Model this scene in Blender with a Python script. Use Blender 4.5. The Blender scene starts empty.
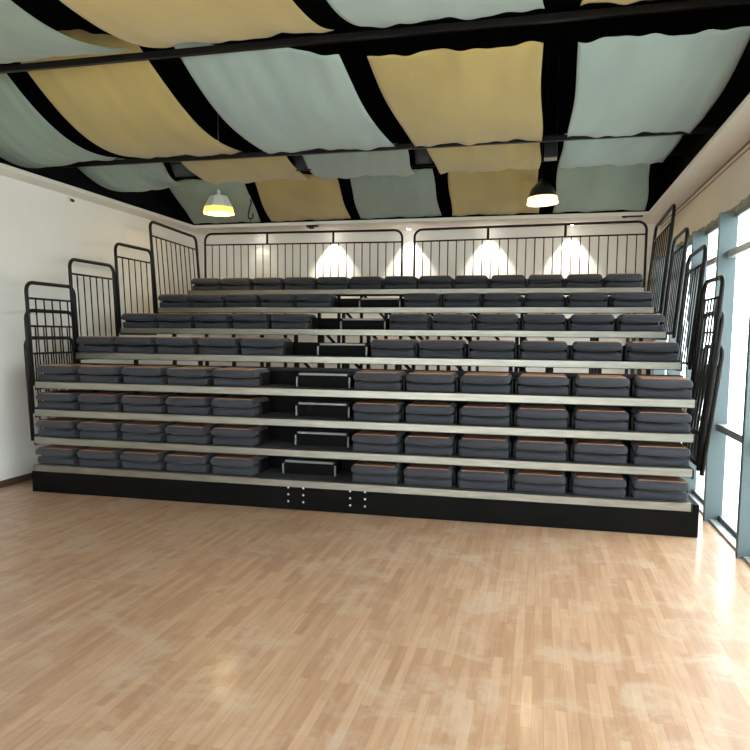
import bpy, bmesh, math, random
from mathutils import Vector, Matrix
random.seed(7)
C = bpy.context.scene.collection
PI = math.pi

# ------------------------------------------------------------------ materials
def mat(name, col, rough=.5, metal=0.0, spec=None, emit=None, es=0.0, bump=None, var=None, coat=0.0, sheen=0.0, trans=0.0):
    m = bpy.data.materials.new(name); m.use_nodes = True
    nt = m.node_tree; b = nt.nodes['Principled BSDF']
    b.inputs['Base Color'].default_value = (*col, 1)
    b.inputs['Roughness'].default_value = rough
    b.inputs['Metallic'].default_value = metal
    if spec is not None: b.inputs['Specular IOR Level'].default_value = spec
    if emit: b.inputs['Emission Color'].default_value = (*emit, 1); b.inputs['Emission Strength'].default_value = es
    if coat: b.inputs['Coat Weight'].default_value = coat; b.inputs['Coat Roughness'].default_value = .15
    if sheen: b.inputs['Sheen Weight'].default_value = sheen
    tc = nt.nodes.new('ShaderNodeTexCoord')
    if var:       # (scale, amount, stretch)
        mp = nt.nodes.new('ShaderNodeMapping'); mp.inputs['Scale'].default_value = var[2]
        n = nt.nodes.new('ShaderNodeTexNoise'); n.inputs['Scale'].default_value = var[0]; n.inputs['Detail'].default_value = 4
        mr = nt.nodes.new('ShaderNodeMapRange'); mr.inputs['From Min'].default_value = .3; mr.inputs['From Max'].default_value = .7
        mr.inputs['To Min'].default_value = 1-var[1]; mr.inputs['To Max'].default_value = 1+var[1]
        mx = nt.nodes.new('ShaderNodeVectorMath'); mx.operation = 'SCALE'; mx.inputs[0].default_value = col
        nt.links.new(tc.outputs['Object'], mp.inputs['Vector']); nt.links.new(mp.outputs[0], n.inputs['Vector'])
        nt.links.new(n.outputs['Fac'], mr.inputs['Value']); nt.links.new(mr.outputs[0], mx.inputs['Scale'])
        nt.links.new(mx.outputs[0], b.inputs['Base Color'])
    if bump:      # (scale, strength, stretch)
        mp = nt.nodes.new('ShaderNodeMapping'); mp.inputs['Scale'].default_value = bump[2]
        n = nt.nodes.new('ShaderNodeTexNoise'); n.inputs['Scale'].default_value = bump[0]; n.inputs['Detail'].default_value = 3
        bp = nt.nodes.new('ShaderNodeBump'); bp.inputs['Strength'].default_value = bump[1]; bp.inputs['Distance'].default_value = .01
        nt.links.new(tc.outputs['Object'], mp.inputs['Vector']); nt.links.new(mp.outputs[0], n.inputs['Vector'])
        nt.links.new(n.outputs['Fac'], bp.inputs['Height']); nt.links.new(bp.outputs[0], b.inputs['Normal'])
    return m
U = (1, 1, 1)
M = {}
M['wall'] = mat('wall_paint', (.87, .855, .825), .75, var=(1.2, .03, U))
M['wall_warm_lit'] = mat('warm_lit_wall', (.74, .67, .56), .75, var=(1.5, .04, U))  # right wall colour carries the warm tint of the lighting
M['soffit'] = mat('soffit_plaster', (.80, .765, .70), .8, var=(2, .04, U))
M['void'] = mat('dark_ceiling_void', (.006, .006, .007), .95, spec=.1)
M['rough_trim'] = mat('raw_mortar', (.30, .28, .24), .95, var=(14, .3, U), bump=(30, .6, U))
M['black'] = mat('black_powder_coat', (.008, .007, .007), .45, spec=.22)
M['black_matte'] = mat('black_board', (.0035, .003, .003), .6, spec=.08, var=(3, .3, (1, 1, 1)))
M['deck'] = mat('dark_deck_carpet', (.035, .037, .038), .95, bump=(120, .3, U))
M['alu'] = mat('brushed_aluminium', (.27, .255, .22), .36, metal=1.0, var=(5, .16, (.8, 8, 8)), bump=(40, .05, (.2, 6, 6)))
M['alu_plain'] = mat('plain_aluminium', (.7, .7, .68), .4, metal=.9)
M['alu_shaded'] = mat('shaded_step_edging', (.26, .26, .24), .5, metal=.6)  # aluminium darkened in colour to stand for shade on the aisle steps
M['fabric'] = mat('charcoal_fabric', (.036, .0365, .048), .9, sheen=.12, var=(60, .12, U), bump=(260, .35, U))
M['fabric_low'] = mat('charcoal_seat_fabric', (.030, .031, .042), .9, sheen=.12, var=(60, .12, U), bump=(260, .35, U))
M['shell'] = mat('brown_moulded_shell', (.36, .165, .085), .5, var=(8, .15, U))
M['frame_blue'] = mat('grey_blue_window_steel', (.085, .115, .125), .45, metal=.2)
M['frame_alu'] = mat('window_rail_aluminium', (.42, .44, .44), .4, metal=.5)
M['pipe'] = mat('brown_conduit', (.22, .12, .07), .5)
M['base_wood'] = mat('dark_wood_skirting', (.09, .055, .035), .5)
M['lampwhite'] = mat('white_lamp_metal', (.85, .85, .82), .4)
M['lampblack'] = mat('black_lamp_metal', (.012, .013, .014), .3)
M['glow_y'] = mat('lit_yellow_glass', (.8, .65, .2), .4, emit=(1.0, .72, .13), es=1.0)
M['glow_w'] = mat('lit_warm_glass', (.9, .8, .6), .4, emit=(1.0, .74, .36), es=1.3)
M['bulb'] = mat('lit_bulb', (1, 1, 1), .4, emit=(1.0, .85, .6), es=14)
M['spotlit'] = mat('lit_downlight_lens', (1, 1, 1), .4, emit=(1.0, .93, .8), es=30)
M['greyglass'] = mat('grey_lens_glass', (.05, .06, .065), .25, spec=.5)
M['outground'] = mat('pale_outdoor_paving', (.62, .62, .60), .8, var=(.5, .05, U))
def cloth(name, col):
    m = mat(name, col, .9, sheen=.15, var=(1.6, .10, (1, .35, 1)), bump=(5, .6, (1.6, .35, 1)))
    return m
M['cl_yellow'] = cloth('ochre_yellow_cloth', (.46, .355, .125))
M['cl_green'] = cloth('sage_green_cloth', (.26, .33, .275))
M['cl_aqua'] = cloth('pale_aqua_cloth', (.34, .44, .415))

def glass_mat():
    m = bpy.data.materials.new('window_glass'); m.use_nodes = True; nt = m.node_tree; nt.nodes.clear()
    o = nt.nodes.new('ShaderNodeOutputMaterial'); t = nt.nodes.new('ShaderNodeBsdfTransparent'); g = nt.nodes.new('ShaderNodeBsdfGlossy')
    t.inputs[0].default_value = (.93, .97, .96, 1); g.inputs['Roughness'].default_value = .03
    x = nt.nodes.new('ShaderNodeMixShader'); x.inputs[0].default_value = .07
    nt.links.new(t.outputs[0], x.inputs[1]); nt.links.new(g.outputs[0], x.inputs[2])
    nt.links.new(x.outputs[0], o.inputs[0]); return m
M['glass'] = glass_mat()

def floor_mat():
    m = bpy.data.materials.new('oak_strip_floor'); m.use_nodes = True; nt = m.node_tree; L = nt.links.new
    b = nt.nodes['Principled BSDF']; N = nt.nodes.new
    tc = N('ShaderNodeTexCoord'); mp = N('ShaderNodeMapping'); mp.inputs['Rotation'].default_value = (0, 0, PI/2)
    L(tc.outputs['Object'], mp.inputs['Vector'])
    br = N('ShaderNodeTexBrick'); br.offset = .37; br.offset_frequency = 2
    br.inputs['Scale'].default_value = 1; br.inputs['Brick Width'].default_value = .48; br.inputs['Row Height'].default_value = .052
    br.inputs['Mortar Size'].default_value = .0012; br.inputs['Mortar Smooth'].default_value = .2; br.inputs['Bias'].default_value = 0
    br.inputs['Color1'].default_value = (0, 0, 0, 1); br.inputs['Color2'].default_value = (1, 1, 1, 1); br.inputs['Mortar'].default_value = (.5, .5, .5, 1)
    L(mp.outputs[0], br.inputs['Vector'])
    cr = N('ShaderNodeValToRGB'); e = cr.color_ramp
    e.elements[0].color = (.44, .245, .143, 1); e.elements[1].color = (.57, .35, .222, 1)
    k = e.elements.new(.5); k.color = (.51, .30, .182, 1)
    L(br.outputs['Color'], cr.inputs['Fac'])
    g = N('ShaderNodeTexNoise'); g.inputs['Scale'].default_value = 5; g.inputs['Detail'].default_value = 6
    mg = N('ShaderNodeMapping'); mg.inputs['Scale'].default_value = (9, .7, 1); L(tc.outputs['Object'], mg.inputs['Vector']); L(mg.outputs[0], g.inputs['Vector'])
    rg = N('ShaderNodeMapRange'); rg.inputs['From Min'].default_value = .3; rg.inputs['From Max'].default_value = .7; rg.inputs['To Min'].default_value = .88; rg.inputs['To Max'].default_value = 1.1
    L(g.outputs['Fac'], rg.inputs['Value'])
    sc = N('ShaderNodeVectorMath'); sc.operation = 'SCALE'; L(cr.outputs[0], sc.inputs[0]); L(rg.outputs[0], sc.inputs['Scale'])
    # seam darkening
    mo = N('ShaderNodeMix'); mo.data_type = 'RGBA'; L(br.outputs['Fac'], mo.inputs[0]); L(sc.outputs[0], mo.inputs[6]); mo.inputs[7].default_value = (.36, .22, .14, 1)
    # pale dusty scuffs left on the boards
    d = N('ShaderNodeTexNoise'); d.inputs['Scale'].default_value = 2.3; d.inputs['Detail'].default_value = 9; d.inputs['Roughness'].default_value = .72; d.inputs['Distortion'].default_value = .6
    L(tc.outputs['Object'], d.inputs['Vector'])
    rd = N('ShaderNodeMapRange'); rd.inputs['From Min'].default_value = .50; rd.inputs['From Max'].default_value = .62; rd.inputs['To Min'].default_value = 0; rd.inputs['To Max'].default_value = .5
    L(d.outputs['Fac'], rd.inputs['Value'])
    du = N('ShaderNodeMix'); du.data_type = 'RGBA'; L(rd.outputs[0], du.inputs[0]); L(mo.outputs[2], du.inputs[6]); du.inputs[7].default_value = (.62, .475, .365, 1)
    L(du.outputs[2], b.inputs['Base Color'])
    rr = N('ShaderNodeMapRange'); rr.inputs['To Min'].default_value = .30; rr.inputs['To Max'].default_value = .5; L(d.outputs['Fac'], rr.inputs['Value']); L(rr.outputs[0], b.inputs['Roughness'])
    b.inputs['Coat Weight'].default_value = .25; b.inputs['Coat Roughness'].default_value = .16
    bp = N('ShaderNodeBump'); bp.inputs['Strength'].default_value = .12; bp.inputs['Distance'].default_value = .004; bp.invert = True
    L(br.outputs['Fac'], bp.inputs['Height']); L(bp.outputs[0], b.inputs['Normal'])
    return m
M['floor'] = floor_mat()

# ------------------------------------------------------------------ mesh helpers
def bx(bm, x0, x1, y0, y1, z0, z1, mx=None):
    vs = [bm.verts.new(Vector(p) if mx is None else mx @ Vector(p)) for p in
          [(x0,y0,z0),(x1,y0,z0),(x1,y1,z0),(x0,y1,z0),(x0,y0,z1),(x1,y0,z1),(x1,y1,z1),(x0,y1,z1)]]
    for f in [(0,3,2,1),(4,5,6,7),(0,1,5,4),(1,2,6,5),(2,3,7,6),(3,0,4,7)]: bm.faces.new([vs[i] for i in f])
def tube(bm, pts, r, n=8, cap=True):
    pts = [Vector(p) for p in pts]; rings = []
    ref = None
    for i, p in enumerate(pts):
        t = (pts[min(i+1, len(pts)-1)] - pts[max(i-1, 0)]).normalized()
        if ref is None:
            ref = Vector((0,0,1)) if abs(t.z) < .9 else Vector((0,1,0))
            a = t.cross(ref).normalized()
        else:
            a = (a - t*a.dot(t)).normalized()
        b = t.cross(a)
        rr = r[i] if isinstance(r, (list, tuple)) else r
        rings.append([bm.verts.new(p + (a*math.cos(2*PI*k/n) + b*math.sin(2*PI*k/n))*rr) for k in range(n)])
    for i in range(len(rings)-1):
        for k in range(n): bm.faces.new([rings[i][k], rings[i][(k+1)%n], rings[i+1][(k+1)%n], rings[i+1][k]])
    if cap: bm.faces.new(rings[0][::-1]); bm.faces.new(rings[-1])
def lathe(bm, prof, n=24, mx=None, close=False):
    rings = []
    for r, z in prof:
        rings.append([bm.verts.new((mx or Matrix()) @ Vector((r*math.cos(2*PI*k/n), r*math.sin(2*PI*k/n), z))) for k in range(n)])
    for i in range(len(rings)-1):
        for k in range(n): bm.faces.new([rings[i][k], rings[i][(k+1)%n], rings[i+1][(k+1)%n], rings[i+1][k]])
    if close: bm.faces.new(rings[0][::-1]); bm.faces.new(rings[-1])
def obj(name, bm, m, parent=None, bevel=0, smooth=False, seg=2):
    bmesh.ops.recalc_face_normals(bm, faces=bm.faces)
    me = bpy.data.meshes.new(name); bm.to_mesh(me); bm.free(); me.materials.append(M[m])
    if smooth: me.polygons.foreach_set('use_smooth', [True]*len(me.polygons))
    o = bpy.data.objects.new(name, me); C.objects.link(o)
    if bevel:
        b = o.modifiers.new('bevel', 'BEVEL'); b.width = bevel; b.segments = seg; b.limit_method = 'ANGLE'; b.angle_limit = math.radians(40)
    if parent:
        o.parent = parent
        o.matrix_parent_inverse = Matrix.Identity(4)
    return o
def box(name, m, dims, parent=None, bevel=0):
    bm = bmesh.new(); bx(bm, *dims); return obj(name, bm, m, parent, bevel)
def thing(name, label, cat, loc=(0,0,0), rotz=0, group=None):
    o = bpy.data.objects.new(name, None); C.objects.link(o); o.empty_display_size = .1
    o.location = loc; o.rotation_euler = (0,0,rotz); o['label'] = label; o['category'] = cat
    if group: o['group'] = group
    return o
def tag(o, label, cat, group=None):
    o['label'] = label; o['category'] = cat
    if group: o['group'] = group
    return o
def struct(o, label=None):
    o['kind'] = 'structure'
    if label: o['label'] = label
    return o
def dup(root, loc, label, rotz=None):
    r = root.copy(); C.objects.link(r); r.location = loc; r['label'] = label
    if rotz is not None: r.rotation_euler = (0,0,rotz)
    for ch in list(root.children):
        c = ch.copy(); C.objects.link(c); c.parent = r
        for g in list(ch.children):
            d = g.copy(); C.objects.link(d); d.parent = c
    return r
ORD = ['first','second','third','fourth','fifth','sixth','seventh','eighth','ninth','tenth','eleventh','twelfth','thirteenth']

# ------------------------------------------------------------------ room
XL, XR, YB, YF = -.51, 6.99, 4.95, -9.6
SZ = 3.435                      # underside of the soffit
ST = 3.485                       # top of its edge
VZ = 5.0
struct(box('floor', 'floor', (XL-.15, XR+.10, YF-.15, YB+.15, -.12, 0)))
struct(box('ground', 'outground', (XR+.10, 60, -45, 45, -.5, -.2)), 'pale paving outside the windows')
struct(box('wall_left', 'wall', (XL-.15, XL, YF-.15, YB+.15, 0, VZ)))
struct(box('wall_back', 'wall', (XL, XR, YB, YB+.15, 0, VZ)))
bm = bmesh.new(); bx(bm, XL, XR, YF-.15, YF, 2.9, VZ); bx(bm, XL, -.2, YF-.15, YF, 0, 2.9); bx(bm, 6.8, XR, YF-.15, YF, 0, 2.9); bx(bm, -.2, 6.8, YF-.15, YF, 0, .25)
struct(obj('wall_front', bm, 'wall'))
for k in range(5):  # invented window row behind the camera, added for daylight on the seating fronts
    x0 = -.2 + 1.4*k
    w = bpy.data.objects.new('window_%d' % (20+k), None); C.objects.link(w); w['kind'] = 'structure'; w.location = (x0, YF, .25)
    bm = bmesh.new(); bx(bm, 0, .05, -.1, -.02, 0, 2.65); bx(bm, 1.35, 1.4, -.1, -.02, 0, 2.65); bx(bm, .05, 1.35, -.1, -.02, 0, .05); bx(bm, .05, 1.35, -.1, -.02, 2.6, 2.65)
    obj('frame', bm, 'frame_blue', w)
    bm = bmesh.new(); bx(bm, .05, 1.35, -.06, -.054, .05, 2.6); obj('pane', bm, 'glass', w)
struct(box('ceiling', 'void', (XL-.15, XR+.3, YF-.15, YB+.15, VZ, VZ+.15)))
# right wall: solid above the window head and past the last window
HEAD, WEND = 2.86, 4.11
bm = bmesh.new()
bx(bm, XR, XR+.12, YF-.15, YB+.15, HEAD+.055, VZ)
bx(bm, XR, XR+.22, WEND+.05, YB+.15, 0, HEAD+.055)
struct(obj('wall_right', bm, 'wall_warm_lit'))
bm = bmesh.new()                                   # rough strip of raw mortar above the window head
n = 160
for i in range(n):
    y0 = YF + (WEND-YF)*i/n; y1 = YF + (WEND-YF)*(i+1)/n
    h = .055 + .03*random.random()
    bx(bm, XR-.012-.004*random.random(), XR-.0005, y0, y1, HEAD+.005, HEAD+h)
struct(obj('trim_1', bm, 'rough_trim'))
# soffit round the dark ceiling opening
bm = bmesh.new()
IL, IR, IB = -.25, 6.70, 4.13
bx(bm, XL, IL, YF, YB, SZ, ST); bx(bm, IR, XR, YF, YB, SZ, ST); bx(bm, IL, IR, IB, YB, SZ, ST)
struct(obj('soffit', bm, 'soffit', bevel=.004))
# dark lining of the void above the soffit
bm = bmesh.new()
bx(bm, XL+.002, XL+.02, YF, YB, ST+.002, VZ); bx(bm, XR-.02, XR-.002, YF, YB, ST+.002, VZ); bx(bm, XL+.02, XR-.02, YB-.02, YB-.002, ST+.002, VZ)
bx(bm, XL+.002, IL-.005, YF, YB, ST+.001, ST+.004); bx(bm, IR+.005, XR-.002, YF, YB, ST+.001, ST+.004); bx(bm, IL, IR, IB+.005, YB-.002, ST+.001, ST+.004)
struct(obj('ceiling_void_lining', bm, 'void'))
struct(box('baseboard_left', 'base_wood', (XL, XL+.015, YF, YB, 0, .075)))
struct(box('baseboard_back', 'base_wood', (XL+.015, XR, YB-.015, YB, 0, .075)))
for z, nm in ((3.408, 'upper'), (3.355, 'lower')):
    bm = bmesh.new(); tube(bm, [(XR-(.0085 if nm == 'upper' else .0055), YF, z), (XR-(.0085 if nm == 'upper' else .0055), YB-.001, z)], .009 if nm == 'upper' else .006)
    tag(obj('conduit', bm, 'pipe', smooth=True), nm+' thin brown conduit running along the top of the window wall', 'pipe', 'conduits')
# window wall, one bay per window
posts = [.66 + 1.15*k for k in range(-9, 4)]
wi = 0
for i in range(len(posts)-1):
    y0, y1 = posts[i], posts[i+1]
    if y1 > WEND+.3: break
    wi += 1
    w = bpy.data.objects.new('window_%d' % wi, None); C.objects.link(w); w['kind'] = 'structure'; w.location = (XR, y0, 0)
    bm = bmesh.new()
    bx(bm, -.02, .012, .028, y1-y0-.028, .0, .065); bx(bm, -.02, .012, .028, y1-y0-.028, HEAD-.04, HEAD+.005)
    obj('frame', bm, 'frame_blue', w)
    for z in (.90, 2.485):
        bm = bmesh.new(); bx(bm, -.075, .012, .028, y1-y0-.028, z-.032, z+.032); obj('transom', bm, 'frame_alu', w, bevel=.004)
    for a, b in ((.065, .868), (.932, 2.453), (2.517, HEAD-.04)):
        bm = bmesh.new(); bx(bm, .004, .010, .028, y1-y0-.028, a, b); obj('pane', bm, 'glass', w)
for k, y in enumerate(posts[:-1] + [posts[-1]]):
    if y > WEND+.3: break
    bm = bmesh.new(); bx(bm, XR-.145, XR+.012, y-.028, y+.028, 0, HEAD+.004)
    struct(obj('trim_%d' % (k+2), bm, 'frame_blue', bevel=.004))
    lastp = y
struct(box('window_sill', 'frame_alu', (XR-.10, XR+.06, YF, WEND+.05, 0, .022)))
if posts[0] > YF: struct(box('wall_right_end', 'wall', (XR, XR+.22, YF-.15, posts[0]-.028, 0, HEAD+.055)))

# ------------------------------------------------------------------ seating tiers
H = .299; P = .5203; W = 6.597; D = .911
def TY(t): return (t-1)*.02 if t <= 4 else .749 + (t-5)*D
ROW = {1:'bottom row',2:'second row up',3:'third row up',4:'fourth row up',5:'fifth row up',6:'sixth row up',7:'seventh row up',8:'top row'}
LOOK = {1:'lowest tier', 2:'second tier up', 3:'third tier up', 4:'fourth tier up', 5:'fifth tier up', 6:'sixth tier up', 7:'seventh tier up', 8:'topmost tier'}
frames = [.25, 1.15, 2.05, 2.42, 3.05, 3.65, 4.25, 4.95, 5.35, 5.9, 6.4]
for t in range(1, 9):
    y, z = TY(t), t*H
    extra = {1:' above black fascia with bolts', 4:' topping the closed stack', 8:' before the long back rails'}.get(t, '')
    r = thing('seating_tier', 'black telescopic seating platform with aluminium nosing, '+LOOK[t]+extra, 'seating platform', (0, y, 0), 0, 'tiers of the telescopic seating')
    dd = .87
    bm = bmesh.new(); bx(bm, .0, W, .035, dd, z-.028, z-.002); obj('deck', bm, 'deck', r)
    bm = bmesh.new()     # nosing: folded aluminium strip with a top lip, a face and a returned foot
    pr = [(0, z-.068), (0, z-.004), (.004, z), (.05, z), (.05, z-.004), (.006, z-.006), (.006, z-.068)]
    ends = [(-.0), W]
    rings = [[bm.verts.new((x, a, b)) for a, b in pr] for x in ends]
    for k in range(len(pr)): bm.faces.new([rings[0][k], rings[0][(k+1)%len(pr)], rings[1][(k+1)%len(pr)], rings[1][k]])
    bm.faces.new(rings[0][::-1]); bm.faces.new(rings[1])
    obj('nosing', bm, 'alu', r)
    bm = bmesh.new(); bx(bm, .0, W, .008, .034, z-.075, z-.008); obj('front_beam', bm, 'black', r)
    for x in (-.018, W+.001):
        bm = bmesh.new(); bx(bm, x, x+.017, .01, dd, z-.09, z-.004); obj('side_plate', bm, 'black', r, bevel=.003)
    # rear beam low behind the seats, under the next tier
    if t >= 5:
        bm = bmesh.new(); bx(bm, .0, W, dd-.36, dd-.335, z, z+.145); obj('rear_panel', bm, 'black_matte', r)
    if t < 4:
        bm = bmesh.new(); bx(bm, .0, W, dd-.30, dd-.28, z, z+.20); obj('rear_panel', bm, 'black_matte', r)
    if t == 4:
        bm = bmesh.new(); bx(bm, .0, W, dd-.31, dd-.29, z, z+.15); obj('rear_panel', bm, 'black_matte', r)
    if t >= 4:
        bm = bmesh.new(); bx(bm, .0, W, dd-.32, dd-.285, z+.145, z+.182) if t == 4 else bx(bm, .0, W, dd-.03, dd, z-.05, z-.029)
        obj('rear_beam', bm, 'black', r)
    if t == 1:
        bm = bmesh.new(); bx(bm, -.035, 6.665, .006, .04, .003, z-.072)
        bx(bm, -.035, -.019, .04, .80, .003, z-.01); bx(bm, 6.62, 6.665, .04, .80, .003, z-.01); bx(bm, 6.62, 6.665, .006, .04, z-.072, z-.01)
        obj('fascia_panel', bm, 'black_matte', r, bevel=.002)
        for x in (2.91, 3.066, 3.543, 3.692):
            for zz in (.083, .153, .223):
                bm = bmesh.new(); lathe(bm, [(.0001, -.004), (.009, -.003), (.011, .002), (.011, .006)], 10, Matrix.Translation((x, .003, zz)) @ Matrix.Rotation(PI/2, 4, 'X') @ Matrix.Rotation(PI, 4, 'X'))
                obj('bolt', bm, 'alu_plain', r, smooth=True)
        for x in (.4, 2.2, 4.4, 6.2):
            bm = bmesh.new(); bx(bm, x, x+.05, .10, .75, .0, .05); obj('floor_runner', bm, 'black', r)
        for x in (.42, 6.22):
            bm = bmesh.new(); bx(bm, x, x+.04, .3, .34, .05, z-.028); obj('support_post', bm, 'black', r)
    else:
        for k, x in enumerate(frames):
            xx = x + (.045*(t-1) if t < 5 else .03*(t-5))
            if xx > W-.06: xx -= .25
            yy = .80 if t < 5 else dd-.075
            bm = bmesh.new(); bx(bm, xx, xx+.045, yy, yy+.04, 0, z-.028); obj('support_post', bm, 'black', r)
            if t >= 5 and k in (3, 4, 5, 6, 7):
                bm = bmesh.new(); tube(bm, [(xx+.05, yy+.02, z-.03), (xx+.42, yy+.02, z-.42)], .02, 4)
                obj('brace', bm, 'black', r)

# seat prototype (origin: deck level, left front corner of the seat)
def cushion(w, d, h, r, sag_bottom, sag_top, bulge=.012, taper=0):
    bm = bmesh.new(); nx = 8
    g = {}
    for i in range(nx+1):
        u = -1 + 2*i/nx
        for j, yy in enumerate((0, d*.5, d)):
            for k, zz in enumerate((0, h*.5, h)):
                if i in (0, nx) or j in (0, 2) or k in (0, 2):
                    s = (1-u*u)
                    z = zz + (-sag_bottom*s if k == 0 else (-sag_top*s if k == 2 else 0))
                    yv = yy - (bulge*s*(1 if k == 1 else .35) if j == 0 else 0)
                    tp = taper if k == 2 else 0
                    g[i,j,k] = bm.verts.new((w/2 + (w*i/nx - w/2)*(1-tp), yv + (tp*.25 if j == 0 else 0), z))
    def q(*k):
        bm.faces.new([g[a] for a in k])
    for i in range(nx):
        for a in range(2):
            q((i,0,a),(i+1,0,a),(i+1,0,a+1),(i,0,a+1)); q((i,2,a),(i,2,a+1),(i+1,2,a+1),(i+1,2,a))
            q((i,a,0),(i,a+1,0),(i+1,a+1,0),(i+1,a,0)); q((i,a,2),(i+1,a,2),(i+1,a+1,2),(i,a+1,2))
    for i in (0, nx):
        for a in range(2):
            for b in range(2): q((i,a,b),(i,a+1,b),(i,a+1,b+1),(i,a,b+1))
    bmesh.ops.recalc_face_normals(bm, faces=bm.faces)
    edges = [e for e in bm.edges if len(e.link_faces) == 2 and e.calc_face_angle() > .9]
    bmesh.ops.bevel(bm, geom=edges, offset=r, segments=3, affect='EDGES', profile=.5)
    return bm
SW = .452
seat0 = thing('folded_seat', 'seat', 'seat', (0,0,0), 0, 'folded seats on the seating tiers')
lo = obj('seat_cushion', cushion(SW, .42, .080, .016, 0, .016), 'fabric_low', seat0, smooth=True); lo.location = (0, .032, .003)
up = obj('backrest', cushion(SW+.008, .44, .082, .024, .010, 0, .016, .07), 'fabric', seat0, smooth=True); up.location = (-.004, -.006, .107)
up['label'] = 'padded backrest folded down on the cushion'
bm = bmesh.new(); bx(bm, 0, SW-.056, .008, .40, -.004, .007); sh = obj('backrest_shell', bm, 'shell', seat0, bevel=.003); sh.location = (.028, .006, .185)
sh['label'] = 'brown moulded backrest shell'
bm = bmesh.new(); bx(bm, .03, SW-.03, .20, .40, .06, .15); obj('hinge_block', bm, 'black', seat0)
for x in (-.026, SW+.006):
    bm = bmesh.new(); bx(bm, x, x+.02, .16, .40, .0, .15); obj('side_bracket', bm, 'black', seat0, bevel=.004)
used = [False]
bpy.context.view_layer.update()
zs = 1
def place_seat(x, y, z, label):
    if not used[0]:
        used[0] = True; seat0.location = (x, y, z); seat0['label'] = label; seat0.scale = (1, 1, zs); return
    dup(seat0, (x, y, z), label).scale = (1, 1, zs)
NB = 'charcoal padded seat folded flat, '
for t in range(1, 9):
    y, z = TY(t) + .058, t*H - .002; zs = .925 if t < 5 else 1
    if t < 8:
        for k in range(5):
            nm = ['leftmost seat', 'second seat from the left', 'third seat from the left', 'fourth seat from the left', 'seat just left of the aisle'][k]
            place_seat(-.034 + k*P, y, z, NB + ROW[t] + ', ' + nm)
        for k in range(6):
            nm = ['seat just right of the aisle', 'second seat right of the aisle', 'third seat right of the aisle', 'third seat from the right', 'second seat from the right', 'rightmost seat'][k]
            place_seat(3.535 + k*P, y, z, NB + ROW[t] + ', ' + nm)
    else:
        for k in range(13):
            nm = 'leftmost seat' if k == 0 else 'rightmost seat' if k == 12 else 'middle seat' if k == 6 else (ORD[k]+' seat from the left' if k < 6 else ORD[12-k]+' seat from the right')
            place_seat(.0 + k*.5105, y, z, NB + ROW[t] + ', ' + nm)

# aisle steps
for t in range(1, 8):
    x0 = 2.735 if t == 1 else 2.865
    y, z = TY(t) + .30, t*H - .002
    r = thing('aisle_step', ('black half step, aisle of the bottom row, set further left than other steps' if t == 1 else 'low black half step with pale edge strip, aisle of the '+ROW[t]), 'step', (x0, y, z), 0, 'half steps in the aisle')
    w = .575
    bm = bmesh.new(); bx(bm, .02, w-.02, .012, .30, 0.0, .118); obj('riser_box', bm, 'black_matte', r, bevel=.003)
    bm = bmesh.new(); bx(bm, .03, w-.03, .0, .045, .119, .141); obj('edge_strip', bm, 'alu_shaded', r, bevel=.002)
    bm = bmesh.new(); bx(bm, .02, w-.02, .046, .30, .119, .137); obj('tread', bm, 'deck', r)
    for x in (0, w-.016):
        bm = bmesh.new(); bx(bm, x, x+.016, -.004, .03, .0, .105); obj('end_bracket', bm, 'alu_shaded', r, bevel=.002)

# ------------------------------------------------------------------ guard rails
def rail(label, p0, p1, z0, z1, z1b, lean, nb, rad=.10, mid=.17, group=None, tr=.0205, studs=(), thick=()):
    """panel between posts p0 and p1 (x,y), from z0 to z1; lean = (dx, dy) outward at the top"""
    r = thing('guard_rail', label, 'railing', (p0[0], p0[1], z0), 0, group)
    a = Vector((0, 0, 0)); b = Vector((p1[0]-p0[0], p1[1]-p0[1], 0)); L = b.length; d = b/L
    up = Vector((lean[0], lean[1], 0))
    def pt(s, z):  # s along, z absolute
        zt = z1 + (z1b-z1)*s/L
        f = (z-z0)/(z1-z0)
        return d*s + up*f + Vector((0, 0, z-z0))
    pts = [pt(0, z0)]
    for k in range(7):
        an = PI/2*k/6; pts.append(pt(rad - rad*math.cos(an), z1-rad+rad*math.sin(an)))
    for k in range(7):
        an = PI/2*k/6; pts.append(pt(L-rad+rad*math.sin(an), z1b-rad+rad*math.cos(an)))
    pts.append(pt(L, z0))
    bm = bmesh.new(); tube(bm, pts, tr, 10); obj('frame', bm, 'black', r, smooth=True)
    bm = bmesh.new(); tube(bm, [pt(0, z1-mid), pt(L, z1b-mid)], .0115, 8); obj('mid_bar', bm, 'black', r, smooth=True)
    bm = bmesh.new(); tube(bm, [pt(0, z0+.05), pt(L, z0+.05)], .0115, 8); obj('bottom_bar', bm, 'black', r, smooth=True)
    for k in range(1, nb+1):
        s = L*k/(nb+1); zt = z1 + (z1b-z1)*s/L - mid
        bm = bmesh.new(); tube(bm, [pt(s, z0+.05), pt(s, zt)], .0085 if group and 'side' in group else .0082, 6); obj('baluster', bm, 'black', r, smooth=True)
    for s in studs:
        s = s*L; zt = z1 + (z1b-z1)*s/L
        bm = bmesh.new(); tube(bm, [pt(s, zt-mid), pt(s, zt)], .019, 6); obj('stub_post', bm, 'black', r, smooth=True)
    return r
XA, XB = -.045, 6.66
G1, G2 = 'side rails at the left end', 'side rails at the right end'
names = {1:'lowest tier', 2:'second tier', 3:'third tier', 4:'fourth tier'}
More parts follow.
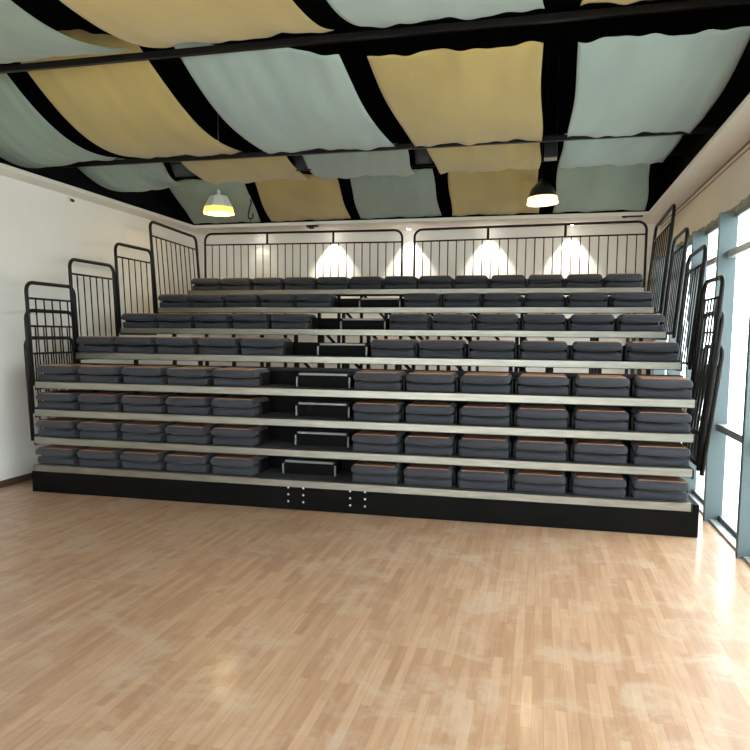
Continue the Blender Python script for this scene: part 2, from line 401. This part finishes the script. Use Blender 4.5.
for t in (2, 3, 4):
    y = TY(t); z = t*H
    rail('black tube guard rail at left end of the %s, in the overlapping front stack' % names[t], (XA-.012*(4-t), y+.03+.015*(4-t)), (XA-.012*(4-t), y+.82+.015*(4-t)), z-.05, z+1.065, z+1.065, (-.055, 0), 5, group=G1)
    rail('black tube guard rail at right end of the %s, in the overlapping front stack' % names[t], (XB-.0+.012*(4-t), y+.03+.012*(4-t)), (XB+.0+.012*(4-t), y+.72+.012*(4-t)), z-.62 if t == 4 else z-.06, z+1.05, z+1.05, (.12, 0), 5, group=G2)
for t, nm in ((5, 'fifth'), (6, 'sixth')):
    y = TY(t); z = t*H
    rail('black barred guard rail at left end of the %s tier, against white wall' % nm, (XA, y+.06), (XA, y+.92), z-.07, z+1.09, z+1.09, (-.05, 0), 6 if t == 5 else 5, group=G1)
    rail('black barred guard rail at right end of the %s tier, by the window wall' % nm, (XB+.03, y+.06), (XB+.03, y+.84), z-.07, z+1.10, z+1.08, (.09, 0), 6, group=G2)
rail('widest left side guard rail, black, beside the two topmost tiers', (XA-.01, TY(7)+.07), (XA-.01, TY(7)+1.42), 7*H-.10, 3.31, 3.27, (-.09, 0), 9, mid=.20, group=G1)
rail('widest right side guard rail, black, beside the two topmost tiers', (XB+.03, TY(7)+.07), (XB+.03, TY(7)+1.42), 7*H-.10, 3.31, 3.25, (.10, 0), 8, mid=.20, group=G2)
YR = 4.37
rail('long black back rail behind the top row, left one of two', (-.175, YR), (3.155, YR), 8*H-.06, 3.375, 3.355, (0, 0), 25, rad=.12, mid=.18, group='long back rails', tr=.018, studs=(.33, .666))
rail('long black back rail behind the top row, right one of two', (3.35, YR), (6.715, YR), 8*H-.06, 3.355, 3.385, (0, 0), 25, rad=.12, mid=.18, group='long back rails', tr=.018, studs=(.333, .667))

# ------------------------------------------------------------------ ceiling bars and cloth drapes
bars = [(-3.2, 4.05), (-1.0, 4.05), (1.2, 3.80), (2.66, 3.79)]
bar_lab = ['dark steel bar across the ceiling, nearest the camera', 'dark steel bar across the ceiling, second nearest the camera', 'dark steel bar across the ceiling, second from back wall', 'dark steel bar across the ceiling, closest to back wall']
for (y, z), lb in zip(bars, bar_lab):
    bm = bmesh.new(); bx(bm, IL-.2, IR+.2, y-.012, y+.03, z-.072, z-.018) if y < 2 else bx(bm, IL-.2, IR+.2, y+.03, y+.06, z+.10, z+.14)
    tag(obj('ceiling_bar', bm, 'black', bevel=.003), lb, 'beam', 'bars carrying the ceiling drapes')
def drape(lb, m, y0, y1, zf, x0, x1, xe0, xe1, wr=1.0):
    """cloth running away from the camera from y0 to y1; zf(t, x, u) gives its height"""
    bm = bmesh.new(); nx, ny = 40, 36; V = []
    ph = random.random()*6; f1 = 9+random.random()*4
    for j in range(ny+1):
        t = j/ny; yy = y0 + (y1-y0)*t; row = []
        for i in range(nx+1):
            u = i/nx; a = x0+(xe0-x0)*t; b = x1+(xe1-x1)*t
            x = a + (b-a)*u
            z = zf(t, x, u); sp = math.sin(PI*t)
            g = .35 + .65*abs(2*t-1)**1.5
            z += wr*g*(.011*math.sin(f1*u + ph + 2.2*t) + .008*math.sin(23*u + ph*2 - 4*t) + .005*math.sin(41*u+ph*3+5*t))
            z += -.025*math.sin(PI*u)*sp
            row.append(bm.verts.new((x + .010*math.sin(7*t+ph), yy, z)))
        V.append(row)
    for j in range(ny):
        for i in range(nx): bm.faces.new([V[j][i], V[j][i+1], V[j+1][i+1], V[j+1][i]])
    o = obj('ceiling_drape', bm, m, smooth=True)
    sm = o.modifiers.new('t', 'SOLIDIFY'); sm.thickness = .004; sm.offset = 1
    return tag(o, lb, 'drape', 'cloth drapes under the ceiling')
pos = ['far left', 'left of centre', 'centre', 'right of centre', 'far right']
cn = {'cl_green':'sage green', 'cl_yellow':'ochre yellow', 'cl_aqua':'pale aqua'}
A = [(-.43, .33), (.56, 1.92), (2.24, 3.69), (3.92, 5.24), (5.50, 6.66)]
B = [(-.37, .84, -.14, .33), (1.08, 2.40, .83, 2.23), (2.57, 3.81, 2.37, 3.65), (4.02, 5.23, 4.00, 5.22), (5.46, 6.62, 5.44, 6.62)]
Cc = [(.10, 1.27, -.22, .93), (1.40, 2.58, 1.09, 2.39), (2.75, 3.87, 2.55, 3.79), (4.07, 5.20, 3.96, 5.21), (5.44, 6.51, 5.41, 6.66)]
for i, (a, b) in enumerate(A):
    c = ['cl_yellow', 'cl_green', 'cl_yellow', 'cl_aqua', 'cl_yellow'][i]
    drape('%s cloth swag, %s in the row nearest the camera' % (cn[c], pos[i]), c, -3.17, -1.03, lambda t, x, u: 4.05 - .9*t*(1-t), a, b, a, b)
def zA(t, x, u):
    y = -.97 + 2.16*t; k = max(.045, .27-.058*x); k = min(k, .27)
    z = 3.735 + k*(y-.7)**2
    if x > 3.5: z -= .035*(x-3.5)/3.2*(1 if y < .6 else (1.19-y)/.59)
    if x < .33: z -= .21*((.33-x)/.76)**1.1*math.sin(PI*min(1, max(0, (y+1.2)/2.4)))
    return z
for i, (a, b) in enumerate(A):
    c = ['cl_green', 'cl_yellow', 'cl_aqua', 'cl_yellow', 'cl_aqua'][i]
    drape('%s cloth swag, %s in the second row from the camera' % (cn[c], pos[i]), c, -.97, 1.19, zA, a, b, a, b)
def zB(t, x, u):
    d = .12 if x < .35 else .05
    return 3.79 - 4*d*t*(1-t) + (0 if x > .35 else -.06*math.sin(PI*t)*(.35-x)/.5)
for i, q in enumerate(B):
    c = ['cl_green', 'cl_yellow', 'cl_green', 'cl_yellow', 'cl_aqua'][i]
    drape('%s cloth swag, %s in the row between the two rear bars' % (cn[c], pos[i]), c, 1.25, 2.655, zB, *q)
for i, q in enumerate(Cc):
    c = ['cl_green', 'cl_yellow', 'cl_green', 'cl_yellow', 'cl_green'][i]
    drape('%s cloth swag, %s in the row next to the back wall' % (cn[c], pos[i]), c, 2.68, 4.12, lambda t, x, u: 3.86 - .355*t - .14*t*(1-t), *q, wr=.5)
# fixtures in the dark gaps between drapes
def gap_box(x, y, z, w, h, lb, tilt, glassy=True):
    r = thing('gap_light', lb, 'ceiling light', (x, y, z), 0, 'black fixtures in gaps between the drapes')
    r.rotation_euler = (tilt, 0, 0)
    bm = bmesh.new(); bx(bm, -w/2, w/2, 0, .16, -h/2, h/2); obj('housing', bm, 'lampblack', r, bevel=.012)
    if glassy:
        bm = bmesh.new(); bx(bm, -w/2+.025, w/2-.025, -.006, 0.0, -h/2+.03, h/2-.03); obj('lens', bm, 'greyglass', r, bevel=.002)
    for s in (-1, 1):
        bm = bmesh.new(); tube(bm, [(s*w*.42, .08, h/2-.01), (s*w*.42, .08, h/2+.9)], .006, 6); obj('hanger', bm, 'black', r)
gap_box(.80, 1.85, 3.80, .27, .22, 'black box fixture hanging in drape gap, leftmost of four', .75)
gap_box(2.40, 1.85, 3.80, .20, .22, 'black box fixture hanging in drape gap, second from left', .75)
gap_box(3.90, 1.80, 3.80, .20, .22, 'black box fixture with pale lens in drape gap, third from left', .75)
gap_box(5.335, 1.38, 3.73, .135, .24, 'plain black box hanging in drape gap, rightmost of four', 0, False)

# ------------------------------------------------------------------ lamps
def pendant(x, y, z, lb, shade_m, glow_m, black, tilt):
    r = thing('pendant_lamp', lb, 'lamp', (x, y, z), 0, 'pendant lamps'); r.rotation_euler = (0, tilt, 0)
    if black: r.scale = (.86, .86, .95)
    if black: prof = [(.035, .30), (.05, .285), (.085, .265), (.17, .19), (.205, .10), (.212, .085)]; n = 28
    else: prof = [(.03, .255), (.115, .245), (.13, .235), (.21, .085), (.215, .08)]; n = 8
    bm = bmesh.new(); lathe(bm, prof + [(q[0]-.006, q[1]-.004) for q in prof[::-1]], n); obj('shade', bm, shade_m, r, smooth=black)
    bm = bmesh.new(); lathe(bm, [(.213, .085), (.232, .0), (.226, .0), (.207, .083)], n); obj('glowing_rim', bm, glow_m, r, smooth=black)
    bm = bmesh.new(); lathe(bm, [(.001, .17), (.03, .16), (.045, .12), (.05, .085), (.035, .05), (.001, .04)], 16); obj('bulb', bm, 'bulb', r, smooth=True)
    bm = bmesh.new(); lathe(bm, [(.001, .33), (.022, .325), (.025, .25), (.02, .17)], 12); obj('socket', bm, 'lampblack' if black else 'lampwhite', r, smooth=True)
    bm = bmesh.new(); tube(bm, [(0, 0, .32), (-math.tan(tilt)*1.0, 0, 1.56)], .004, 6); obj('cord', bm, 'lampblack' if black else 'lampwhite', r)
    l = bpy.data.lights.new('lamp_light', 'POINT'); l.energy = 14; l.color = (1, .76, .42); l.shadow_soft_size = .05
    lo = bpy.data.objects.new('lamp_light', l); C.objects.link(lo); lo.parent = r; lo.location = (0, 0, .02)
pendant(.785, 2.92, 3.43, 'white faceted pendant lamp glowing yellow, hanging at left', 'lampwhite', 'glow_y', False, .0)
pendant(5.26, 2.92, 3.415, 'black dome pendant lamp with warm glow, hanging at right', 'lampblack', 'glow_w', True, -.05)
for k, x in enumerate((.60, 1.89, 3.18, 4.45, 5.70)):
    r = thing('downlight', 'small round recessed downlight in the soffit, '+['leftmost of five', 'second from left of five', 'middle one of five', 'second from right of five', 'rightmost of five'][k], 'ceiling light', (x, 4.79, SZ), 0, 'downlights in the rear soffit')
    bm = bmesh.new(); lathe(bm, [(.030, -.001), (.046, -.001), (.044, -.008), (.032, -.008), (.030, -.001)], 20); obj('ring', bm, 'lampwhite', r, smooth=True)
    bm = bmesh.new(); lathe(bm, [(.0005, -.020), (.018, -.017), (.030, -.006)], 20); obj('lens', bm, 'spotlit', r)
    l = bpy.data.lights.new('downlight_beam', 'SPOT'); l.energy = 130 if k else 8; l.color = (1, .90, .74); l.spot_size = math.radians(76); l.spot_blend = .5; l.shadow_soft_size = .025
    lo = bpy.data.objects.new('downlight_beam', l); C.objects.link(lo); lo.parent = r; lo.location = (0, .0, -.02); lo.rotation_euler = (math.radians(7), 0, 0)

# small things near the ceiling
bm = bmesh.new()
pts = [(0, 0, .55), (0, 0, .26)] + [(.035*math.sin(a)-.0, 0, .2+.035*math.cos(a)*1.6) for a in (0, .5)] + [(-.02, 0, .14), (-.035, 0, .07)] + [(-.0+.038*math.cos(a), 0, .04+.038*math.sin(a)) for a in [PI+k*PI/6 for k in range(7)]] + [(.035, 0, .075)]
tube(bm, pts, .011, 6); tube(bm, [(0, 0, .02), (0, 0, -.07)], .005, 6)
o = obj('hanging_hook', bm, 'black', smooth=True); o.location = (1.125, 3.25, 3.40)
tag(o, 'black hook hanging from the ceiling gap right of the white lamp', 'hook')
r = thing('wall_sensor', 'small dark camera high on the left white wall', 'camera', (XL, 1.41, 3.385))
bm = bmesh.new(); bx(bm, 0, .02, -.03, .03, -.03, .035); obj('mount', bm, 'lampwhite', r, bevel=.004)
bm = bmesh.new(); tube(bm, [(.02, 0, 0), (.07, -.03, -.02)], .018, 10); obj('body', bm, 'lampblack', r, smooth=True)
bm = bmesh.new(); bx(bm, -.09, .09, -.03, .03, -.035, .0); bx(bm, -.05, .03, -.028, .028, -.055, -.035)
o = obj('soffit_fitting', bm, 'black', bevel=.008); o.location = (1.76, 4.165, SZ); tag(o, 'small black fitting under soffit edge, between second and third downlights', 'fitting', 'black fittings under the rear soffit')
bm = bmesh.new(); bx(bm, -.15, .13, -.03, .03, -.018, .0); bx(bm, -.13, -.09, -.02, .02, -.026, -.018)
o = obj('soffit_fitting', bm, 'black', bevel=.004); o.location = (6.50, 4.165, SZ); tag(o, 'long flat black fitting under soffit edge near the right corner', 'fitting', 'black fittings under the rear soffit')

# ------------------------------------------------------------------ daylight
w = bpy.data.worlds.new('daylight'); bpy.context.scene.world = w; w.use_nodes = True
bg = w.node_tree.nodes['Background']; bg.inputs[0].default_value = (.95, .985, 1.0, 1); bg.inputs[1].default_value = 7.0

# ------------------------------------------------------------------ camera
cam = bpy.data.cameras.new('camera'); co = bpy.data.objects.new('camera', cam); C.objects.link(co); bpy.context.scene.camera = co
yaw, pitch, roll, f = -.2331284, .0915844, .0090857, 694.518
c, s = math.cos(yaw), math.sin(yaw); right = Vector((c, -s, 0)); h = Vector((s, c, 0)); Z = Vector((0,0,1))
fw = math.cos(pitch)*h - math.sin(pitch)*Z; up_ = math.sin(pitch)*h + math.cos(pitch)*Z
c, s = math.cos(roll), math.sin(roll)
r2 = c*right + s*up_; u2 = c*up_ - s*right
m = Matrix((r2, u2, -fw)).transposed().to_4x4(); m.translation = (5.29469, -6.36431, 1.71582)
co.matrix_world = m
cam.sensor_fit = 'HORIZONTAL'; cam.sensor_width = 36; cam.lens = f/750*36; cam.shift_y = 25/750; cam.clip_start = .05
sc = bpy.context.scene
sc.view_settings.view_transform = 'Standard'; sc.view_settings.look = 'None'; sc.view_settings.gamma = 1; sc.view_settings.use_curve_mapping = False
sc.view_settings.exposure = 0.40
sc.cycles.max_bounces = 10; sc.cycles.diffuse_bounces = 6; sc.cycles.transparent_max_bounces = 12; sc.cycles.sample_clamp_indirect = 8
sc.cycles.caustics_reflective = False; sc.cycles.caustics_refractive = False
